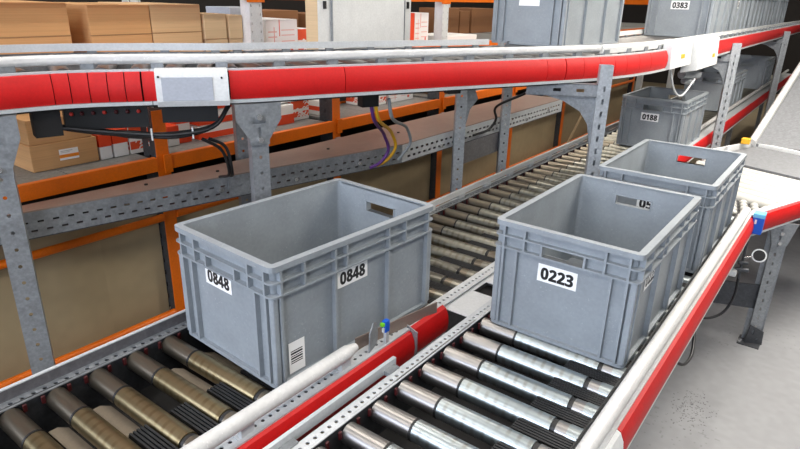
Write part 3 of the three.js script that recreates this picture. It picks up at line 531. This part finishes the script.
// ---------------------------------------------------------------- cartons
// z0 nearer (larger z), z1 farther; x = front face
function cardBox(z0, z1, y0, y1, x, depth, mat, label, opts = {}) {
  const o = thing(opts.name || 'cardboard_box', label, 'box', [x, y0, (z0 + z1) / 2], opts.turn || 0, opts.group);
  const w = Math.abs(z1 - z0), h = y1 - y0;
  mesh('carton', rbox(depth, h, w, 0.003, -depth / 2, h / 2, 0, 1), mat, o);
  if (opts.flap) mesh('flap_seam', [span(-depth * 0.98, -0.003, h - 0.0005, h + 0.0012, -0.002, 0.002)], M.tapeDark, o);
  if (opts.band) for (const [a, b, m] of opts.band) mesh('printed_band', span(-depth - 0.0006, 0.0006, a * h, b * h, -w / 2 - 0.0006, w / 2 + 0.0006), m, o);
  if (opts.print) { const p = mesh('printed_face', new THREE.PlaneGeometry(w * 0.98, h * 0.98).rotateY(Math.PI / 2).translate(0.001, h / 2, 0), opts.print, o, true); const q = mesh('printed_face', new THREE.PlaneGeometry(depth * 0.98, h * 0.98).translate(-depth / 2, h / 2, w / 2 + 0.001), opts.print, o, true); }
  if (opts.sticker) mesh('sticker', new THREE.PlaneGeometry(0.062, 0.036).rotateY(Math.PI / 2).translate(0.0012, h * 0.5, opts.sticker), boxLabelMat, o, true);
  if (opts.tape) mesh('tape_line', [span(-0.002, 0.0012, h * opts.tape - 0.002, h * opts.tape + 0.002, -w / 2, w / 2)], M.tapeDark, o);
  return o;
}
const S1 = 1.0822, S2 = 1.3385;
cardBox(-0.77, -0.985, S1, S1 + 0.085, -2.03, 0.2, M.card, 'brown cardboard box on the lower shelf with an orange sticker, lower one', { sticker: -0.01 });
cardBox(-0.775, -0.975, S1 + 0.0855, S1 + 0.165, -2.035, 0.2, M.card, 'brown cardboard box with an orange sticker stacked on its twin, upper one', { sticker: 0.0 });
const cw = M.cartonWhite, og = M.cartonOrange;
cardBox(-0.992, -1.034, S1, S1 + 0.085, -2.03, 0.1, cw, 'small orange and white carton touching the brown boxes', { name: 'carton', band: [[0.52, 1.003, og]] });
cardBox(-1.04, -1.094, S1, S1 + 0.095, -2.03, 0.1, cw, 'small orange and white carton, second from the brown boxes', { name: 'carton', band: [[0.5, 1.003, og]] });
cardBox(-1.045, -1.095, S1, S1 + 0.14, -2.14, 0.1, cw, 'white carton standing behind the small orange and white ones', { name: 'carton' });
cardBox(-1.1, -1.20, S1, S1 + 0.1, -2.03, 0.2, cw, 'orange carton with pale script print left of the orange upright', { name: 'carton', print: scriptMat });
cardBox(-1.11, -1.215, S1 + 0.101, S1 + 0.13, -2.05, 0.18, M.cartonRed, 'flat dark red carton lying on the orange script carton', { name: 'carton' });
cardBox(-1.255, -1.30, S1, S1 + 0.075, -2.03, 0.1, cw, 'orange and white carton just right of the first orange upright', { name: 'carton', band: [[0.45, 1.003, og]] });
cardBox(-1.305, -1.365, S1, S1 + 0.1, -2.05, 0.16, cw, 'white carton with red band below the black cables', { name: 'carton', band: [[0.0, 0.3, og], [0.75, 1.003, og]] });
for (let k = 0; k < 3; k++) cardBox(-1.39, -1.585, S1 + k * 0.056, S1 + 0.055 + k * 0.056, -2.03, 0.19, cw, ['lowest', 'middle', 'topmost'][k] + ' of three striped orange and white flat cartons beside the grey post', { name: 'carton', band: [[0.05, 0.5, og]], group: 'striped carton stack' });
cardBox(-1.68, -1.79, S1, S1 + 0.07, -2.03, 0.15, cw, 'plain white carton right of the bolted head-plate post', { name: 'carton' });
cardBox(-1.80, -1.895, S1, S1 + 0.085, -2.03, 0.15, cw, 'white carton with an orange lower half near the second upright', { name: 'carton', band: [[0, 0.5, og]] });
cardBox(-1.905, -2.02, S1, S1 + 0.09, -2.06, 0.16, cw, 'orange script-printed carton beside the second upright', { name: 'carton', print: scriptMat });
cardBox(-1.82, -2.0, S1 + 0.092, S1 + 0.15, -2.05, 0.16, cw, 'white carton with red print lying on top near the second upright', { name: 'carton', print: pinkMat });
cardBox(-2.10, -2.2, S1, S1 + 0.07, -2.05, 0.16, cw, 'white and orange carton just past the second upright', { name: 'carton', band: [[0.3, 0.6, og]] });
cardBox(-2.45, -2.6, S1, S1 + 0.09, -2.05, 0.16, M.cartonRed, 'red carton behind the grey hanging cable', { name: 'carton', print: scriptMat });
cardBox(-2.62, -2.85, S1, S1 + 0.1, -2.05, 0.16, cw, 'white carton with red print before the third upright', { name: 'carton', print: pinkMat });
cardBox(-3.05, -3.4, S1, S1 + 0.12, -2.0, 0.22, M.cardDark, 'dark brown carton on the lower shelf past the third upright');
// upper shelf
cardBox(-0.663, -1.095, S2, S2 + 0.2486, -2.320, 0.4, M.card, 'large brown cardboard box at the top left corner', { tape: 0.55, flap: true });
cardBox(-1.166, -1.414, S2, S2 + 0.2427, -2.320, 0.4, M.card, 'large brown cardboard box right of the dark gap', { tape: 0.55, flap: true });
cardBox(-1.418, -1.651, S2, S2 + 0.2450, -2.320, 0.4, M.cardLight, 'pale brown cardboard box, third along the top shelf', { tape: 0.55, flap: true });
cardBox(-1.665, -1.785, S2, S2 + 0.1006, -2.320, 0.25, M.cardPale, 'lower pale carton of the left crumpled pair on the top shelf', { flap: true });
cardBox(-1.662, -1.782, S2 + 0.1012, S2 + 0.2071, -2.317, 0.25, M.cardPale, 'upper pale carton of the left crumpled pair on the top shelf', { flap: true, turn: 0.04 });
cardBox(-1.795, -1.868, S2, S2 + 0.0982, -2.320, 0.25, M.cardPale, 'lower pale carton of the pair beside the perforated upright', { flap: true });
cardBox(-1.793, -1.870, S2 + 0.0988, S2 + 0.2012, -2.317, 0.25, M.cardPale, 'upper pale carton of the pair beside the perforated upright', { flap: true });
cardBox(-2.012, -2.219, S2, S2 + 0.1776, -2.326, 0.3, cw, 'white carton with thin red print left of the white cabinet', { name: 'carton', print: pinkMat });
cardBox(-2.231, -2.344, S2, S2 + 0.1302, -2.338, 0.3, cw, 'small orange script carton touching the white cabinet', { name: 'carton', print: scriptMat });
cardBox(-2.071, -2.249, S2, S2 + 0.2249, -2.660, 0.2, M.coverGrey, 'grey carton half hidden behind the red-print white carton', { name: 'carton' });
cardBox(-3.220, -3.373, S2, S2 + 0.2012, -2.320, 0.25, cw, 'white and red carton right of the white cabinet', { name: 'carton', print: pinkMat });
cardBox(-3.149, -3.220, S2, S2 + 0.2012, -2.320, 0.25, M.cartonOrange, 'narrow red carton right against the white cabinet', { name: 'carton' });
cardBox(-3.610, -4.024, S2, S2 + 0.0473, -2.332, 0.3, cw, 'flat white carton with red edge on the shelf beyond the cabinet', { name: 'carton', band: [[0, 0.3, og]] });
// boxes on the far rack
{ let k = 0; const Y2 = S2;
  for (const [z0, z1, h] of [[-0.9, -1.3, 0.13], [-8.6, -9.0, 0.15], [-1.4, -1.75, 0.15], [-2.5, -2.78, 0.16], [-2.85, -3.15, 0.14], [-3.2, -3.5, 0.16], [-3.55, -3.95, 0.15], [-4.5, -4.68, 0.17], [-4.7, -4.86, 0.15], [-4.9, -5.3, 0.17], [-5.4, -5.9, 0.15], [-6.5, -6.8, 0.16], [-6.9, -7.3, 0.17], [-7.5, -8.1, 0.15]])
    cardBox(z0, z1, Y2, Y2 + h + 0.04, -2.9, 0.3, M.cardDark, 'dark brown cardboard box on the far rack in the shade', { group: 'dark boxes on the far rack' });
}
for (let k = 0; k < 3; k++) cardBox(-6.0 + k * 0.02, -6.45, S2 + k * 0.06, S2 + 0.058 + k * 0.06, -2.34, 0.3, M.coverGrey, ['lowest', 'middle', 'topmost'][k] + ' grey carton of the stack seen between the raised crates', { name: 'carton' });
{ // white cabinet behind the raised conveyor
  const o = thing('control_cabinet', 'large white cabinet with a recessed door behind the raised conveyor', 'cabinet', [-1.8, 1.40, -2.15]);
  mesh('body', rbox(0.07, 0.75, 0.634, 0.004, -0.035, 0.375, 0, 1), M.white, o);
  const d = mesh('door', rbox(0.012, 0.70, 0.49, 0.003, 0.004, 0.37, -0.005, 1), M.white, o);
  mesh('door_edge', span(0.004, 0.0115, 0.02, 0.72, 0.241, 0.245), M.galv, d); mesh('door_edge', span(0.004, 0.0115, 0.02, 0.72, -0.255, -0.251), M.galv, d);
  for (const z of [0.28, -0.285]) mesh('hinge', span(0, 0.008, 0.18, 0.21, z - 0.006, z + 0.006), M.black, o);
  mesh('side_panel', span(-0.068, -0.002, 0.0, 0.74, 0.3165, 0.3185), M.cardPale, o);
  mesh('mounting_foot', span(-0.095, -0.02, -0.004, 0.01, 0.1, 0.3), M.galv, o);
}

// ---------------------------------------------------------------- crates
const TW = 0.4, TL = 0.6, TH = 0.32, TI = 0.015;
function rr(w, l, r) { const s = new THREE.Shape(), a = w / 2, b = l / 2; s.moveTo(-a + r, -b); s.lineTo(a - r, -b); s.quadraticCurveTo(a, -b, a, -b + r); s.lineTo(a, b - r); s.quadraticCurveTo(a, b, a - r, b); s.lineTo(-a + r, b); s.quadraticCurveTo(-a, b, -a, b - r); s.lineTo(-a, -b + r); s.quadraticCurveTo(-a, -b, -a + r, -b); return s; }
function frameRing(w, l, r, t, y0, y1) { const s = rr(w, l, r); s.holes.push(new THREE.Path(rr(w - 2 * t, l - 2 * t, Math.max(0.004, r - t)).getPoints(5))); return new THREE.ExtrudeGeometry(s, { depth: y1 - y0, bevelEnabled: false, curveSegments: 5 }).rotateX(-Math.PI / 2).translate(0, y0, 0); }
const TG = {};
{ const wallRing = new Brush(frameRing(TW - 2 * TI, TL - 2 * TI, 0.018, 0.004, 0.004, TH - 0.004)); wallRing.updateMatrixWorld();
  const cut = new Brush(box(0.112, 0.03, 0.8, 0, TH - 0.059, 0)); cut.updateMatrixWorld();
  const res = new Evaluator().evaluate(wallRing, cut, SUBTRACTION).geometry; const bg = res.index ? res.toNonIndexed() : res; bg.clearGroups();
  TG.body = uvMetres(merged([bg, box(TW - 2 * TI - 0.002, 0.006, TL - 2 * TI - 0.002, 0, 0.009, 0)]));
  TG.base = uvMetres(frameRing(TW - 0.008, TL - 0.008, 0.02, 0.03, 0, 0.01));
  TG.rim = uvMetres(merged([frameRing(TW, TL, 0.02, TI + 0.004, TH - 0.007, TH), frameRing(TW, TL, 0.02, 0.003, TH - 0.014, TH - 0.007)]));
  TG.band1 = uvMetres(frameRing(TW, TL, 0.02, TI, TH - 0.044, TH - 0.040)); TG.band2 = uvMetres(frameRing(TW, TL, 0.02, TI, TH - 0.079, TH - 0.074));
  TG.ribS = uvMetres(span(-0.003, 0.003, TH - 0.076, TH - 0.006, 0, TI - 0.001));      // short rib between rim and second band
  TG.ribL = uvMetres(span(-0.0035, 0.0035, 0.008, TH - 0.076, 0, TI - 0.002));         // long rib below
  TG.corner = uvMetres(rbox(0.018, TH - 0.088, 0.018, 0.005, 0, (TH - 0.088) / 2 + 0.008, 0));
  TG.handle = uvMetres(merged([span(-0.062, 0.062, TH - 0.0765, TH - 0.074, -0.006, TI), span(-0.062, 0.062, TH - 0.044, TH - 0.0415, -0.006, TI), span(-0.062, -0.056, TH - 0.0765, TH - 0.0415, -0.006, TI), span(0.056, 0.062, TH - 0.0765, TH - 0.0415, -0.006, TI)]));
  TG.sticker = new THREE.PlaneGeometry(0.110, 0.051); TG.barcode = new THREE.PlaneGeometry(0.05, 0.085);
  for (const g of Object.values(TG)) g.userData.metre = true;
}
function crate(x, y, z, turn, label, marks = [], mat = M.tote, name = 'plastic_crate', group) {
  const o = thing(name, label, 'crate', [x, y, z], turn, group);
  const part = (n, g, px = 0, pz = 0, ry = 0, m = mat) => { const q = mesh(n, g, m, o); q.position.set(px, 0, pz); q.rotation.y = ry; return q; };
  part('body', TG.body); part('base', TG.base); part('rim', TG.rim); part('band', TG.band1); part('band', TG.band2);
  const hw = TW / 2 - TI, hl = TL / 2 - TI;
  for (const s of [1, -1]) {
    const r = s > 0 ? 0 : Math.PI, q = s > 0 ? Math.PI / 2 : -Math.PI / 2;
    for (const a of [-0.17, -0.11, 0.11, 0.17]) part('rib', TG.ribS, a, s * hl, r);
    for (const a of [-0.17, -0.13, 0.13, 0.17]) part('rib', TG.ribL, a, s * hl, r);
    part('handle_frame', TG.handle, 0, s * hl, r);
    for (const a of [-0.27, -0.17, -0.1, 0.06, 0.1, 0.2, 0.27]) part('rib', TG.ribS, s * hw, a, q);
    for (const a of [-0.272, -0.1, 0.1, 0.272]) part('rib', TG.ribL, s * hw, a, q);
    for (const t of [1, -1]) part('corner_post', TG.corner, s * (hw + 0.001), t * (hl + 0.001));
  }
  for (const [face, u, v, txt, tilt] of marks) {     // stickers: face 'z' near end or 'x' right side
    const isBar = txt === 'barcode', m = mesh(isBar ? 'barcode_sticker' : 'number_sticker', isBar ? TG.barcode : TG.sticker, isBar ? barcodeMat : numberMat(txt), o, true);
    if (face === 'z') m.position.set(u, v, hl + 0.0015); else { m.position.set(hw + 0.0015, v, u); m.rotation.y = Math.PI / 2; }
    if (tilt) m.rotateZ(tilt);
  }
  return o;
}
const Y0 = RY + 0.0265;
const c0848 = crate(-1.116, Y0, -1.092, -0.053, 'open grey plastic crate marked 0848 on the left lane', [['z', -0.03, 0.215, '0848'], ['x', 0.03, 0.212, '0848'], ['x', 0.225, 0.06, 'barcode']]);
mesh('handle_cover', span(-0.056, 0.056, TH - 0.075, TH - 0.043, TL / 2 - TI - 0.004, TL / 2 - TI), M.tote, c0848);
crate(-0.511, Y0, -1.692, -0.003, 'open grey plastic crate marked 0223 on the right lane', [['z', -0.012, 0.196, '0223'], ['x', 0.135, 0.205, '0223']]);
crate(-0.497, Y0, -2.438, 0.003, 'open grey plastic crate right behind the crate marked 0223', [['z', 0.008, 0.211, '05']]);
crate(-1.01, Y0, -4.29, 0.0, 'grey plastic crate marked 0188 farther along the left lane', [['z', -0.01, 0.2, '0188']]);
crate(-1.06, Y0, -6.2, 0.0, 'grey plastic crate in shade behind the crate marked 0188', []);
crate(-1.06, Y0, -8.15, 0.0, 'farthest grey crate on the left lane beyond the slotted post', []);
const YU = UY + 0.0066;
{ // crates on the raised conveyor, centred between its sides
  const place = (z, label, marks, mat) => { const p = upPts[idxZ(z)]; crate(p.x - p.nx * 0.262, YU, p.z - p.nz * 0.262, Math.atan2(-p.nx * 0 - p.nz, p.nx), label, marks, mat, 'plastic_crate'); };
  crate(-1.275, YU, -3.0, -0.11, 'grey plastic crate on the bend of the raised conveyor, leftmost up there', [['z', 0.0, 0.2, '']], M.tote);
  place(-4.55, 'grey plastic crate marked 0383 on the raised conveyor', [['z', 0.0, 0.19, '0383']], M.tote);
  place(-5.25, 'raised grey crate directly behind the one marked 0383', [['x', 0.1, 0.2, '24']], M.tote);
  place(-6.0, 'raised grey crate, third from the one on the bend', [], M.tote);
  place(-6.75, 'raised grey crate, fourth from the one on the bend', [], M.tote);
  place(-7.6, 'raised grey crate, last of the row toward the right edge', [], M.tote);
}

// ---------------------------------------------------------------- sensors, cables, small things
{ const o = thing('photo_sensor', 'blue photo sensor with green light on a bent bracket beside crate 0848', 'sensor', [-0.868, 0.755, -1.075]);
  mesh('bracket', [plate([[0, 0], [0.055, 0], [0.06, 0.03], [0.05, 0.065], [0.028, 0.075], [0.004, 0.055]], [], 0.003).rotateY(Math.PI / 2 + 0.3).translate(0, 0, 0.035)], M.galv, o);
  mesh('stem', span(0.005, 0.013, 0, 0.045, -0.035, -0.022), M.galvLight, o);
  mesh('sensor_body', rbox(0.014, 0.034, 0.018, 0.002, 0.009, 0.058, -0.026), M.blue, o);
  mesh('green_lamp', rbox(0.012, 0.01, 0.01, 0.002, 0.008, 0.066, -0.013), M.green, o);
  mesh('white_switch', rbox(0.006, 0.012, 0.006, 0.001, 0.01, 0.05, -0.014), M.white, o);
}
{ const o = thing('photo_sensor', 'blue box sensor clamped at the corner of the red covers on the right', 'sensor', [-0.232, 0.68, -2.955]);
  mesh('sensor_body', rbox(0.045, 0.075, 0.055, 0.004, 0.012, 0.04, 0), M.blue, o); mesh('sensor_cap', rbox(0.046, 0.02, 0.056, 0.003, 0.012, 0.088, 0), M.blueLight, o);
  mesh('mount', span(-0.03, 0.0, 0.03, 0.05, -0.02, 0.02), M.galv, o); mesh('sticker', span(0.0, 0.008, 0.05, 0.07, 0.0276, 0.0282), M.white, o);
}
{ const o = thing('pressure_regulator', 'round pneumatic gauge with fittings and hose under the red cover corner', 'gauge', [-0.245, 0.5, -2.98]);
  const g = mesh('gauge', rod(V(0.055, 0.05, -0.06), V(0.057, 0.06, -0.032), 0.031, 24), M.white, o); mesh('dial', rod(V(0.057, 0.06, -0.032), V(0.0571, 0.0604, -0.0309), 0.025, 24), M.frameDark, g);
  mesh('stem', rod(V(0.0, 0.045, 0.0), V(0.055, 0.052, -0.055), 0.004, 8), M.chrome, o);
  mesh('valve', [rod(V(0, -0.06, 0), V(0, 0.17, 0), 0.006, 8), rod(V(-0.02, -0.015, 0.01), V(0.03, -0.015, -0.01), 0.011, 8), rod(V(-0.015, 0.02, 0.01), V(0.02, 0.02, -0.01), 0.009, 8)], M.steelDark, o);
  mesh('fitting', rbox(0.06, 0.03, 0.04, 0.006, -0.04, -0.03, 0.02), M.white, o);
  mesh('hose', tube([[0, -0.06, 0], [0.0, -0.16, 0.01], [-0.03, -0.24, 0.04], [-0.09, -0.265, 0.09], [-0.13, -0.24, 0.12]], 0.006), M.cable, o);
  mesh('yellow_wire', tube([[-0.13, -0.24, 0.12], [-0.14, -0.2, 0.13], [-0.145, -0.16, 0.14], [-0.13, -0.1, 0.12]], 0.004), M.yellow, o);
}
const P3 = (z, o, y) => upAt(z, o, y).toArray();
{ const o = thing('cable_bundle', 'black cable bundle sagging under the left bend of the raised conveyor', 'cables');
  for (let k = 0; k < 5; k++) { const d = k * 0.007; mesh('cable', tube([P3(-0.72, -0.04 - d, UY - 0.15), P3(-0.80, -0.02 - d, UY - 0.165 - (k % 2) * 0.006), P3(-0.9, -0.01 - d, UY - 0.18 - (k % 3) * 0.006), P3(-1.0, 0.0 - d, UY - 0.185 - (k % 2) * 0.008), P3(-1.08, -0.01 - d, UY - 0.165), P3(-1.12, -0.04 - d, UY - 0.11)], 0.0055, 30), M.cable, o); }
  for (const z of [-0.94, -1.03]) mesh('cable_tie', rod(upAt(z, -0.002, UY - 0.2), upAt(z, -0.002, UY - 0.165), 0.003, 6), M.white, o);
  mesh('cable', tube([P3(-1.05, 0, UY - 0.2), P3(-1.09, -0.02, UY - 0.24), P3(-1.105, -0.05, UY - 0.32), [-1.66, 1.048, -1.2]], 0.005, 30), M.cable, o);
  mesh('cable', tube([P3(-1.065, 0, UY - 0.2), P3(-1.1, -0.02, UY - 0.23), P3(-1.115, -0.05, UY - 0.32), [-1.65, 1.048, -1.23]], 0.005, 30), M.cable, o);
}
function hang(name, label, mat, z, o, mid, end) { const c = mesh(name, tube([P3(z, o, UY - 0.125), P3(z - 0.02, o - 0.02, UY - 0.19), mid, [mid[0] - 0.02, mid[1] - 0.07, mid[2] - 0.05], [mid[0] - 0.035, mid[1] - 0.115, mid[2] - 0.02], end], 0.0065, 48), mat); return tag(c, label, 'cable'); }
hang('purple_cable', 'purple cable hanging from the raised conveyor into the cable tray', M.purple, -1.565, -0.06, [-1.44, 1.12, -1.82], [-1.498, 0.985, -1.80]);
hang('yellow_cable', 'yellow cable hanging beside the purple one into the cable tray', M.yellow, -1.58, -0.06, [-1.435, 1.125, -1.86], [-1.496, 0.985, -1.84]);
hang('grey_cable', 'grey cable hanging right of the yellow cable into the tray', M.cableGrey, -1.63, -0.06, [-1.44, 1.125, -1.97], [-1.49, 0.985, -1.98]);
hang('black_cable', 'thin black cable looping down beside the third post', M.cable, -2.62, -0.42, [-1.44, 1.12, -2.72], [-1.49, 0.99, -2.6]);

scene.traverse(o => { if (o.isLight) { o.castShadow = !o.isRectAreaLight; } });
renderer.render(scene, camera);
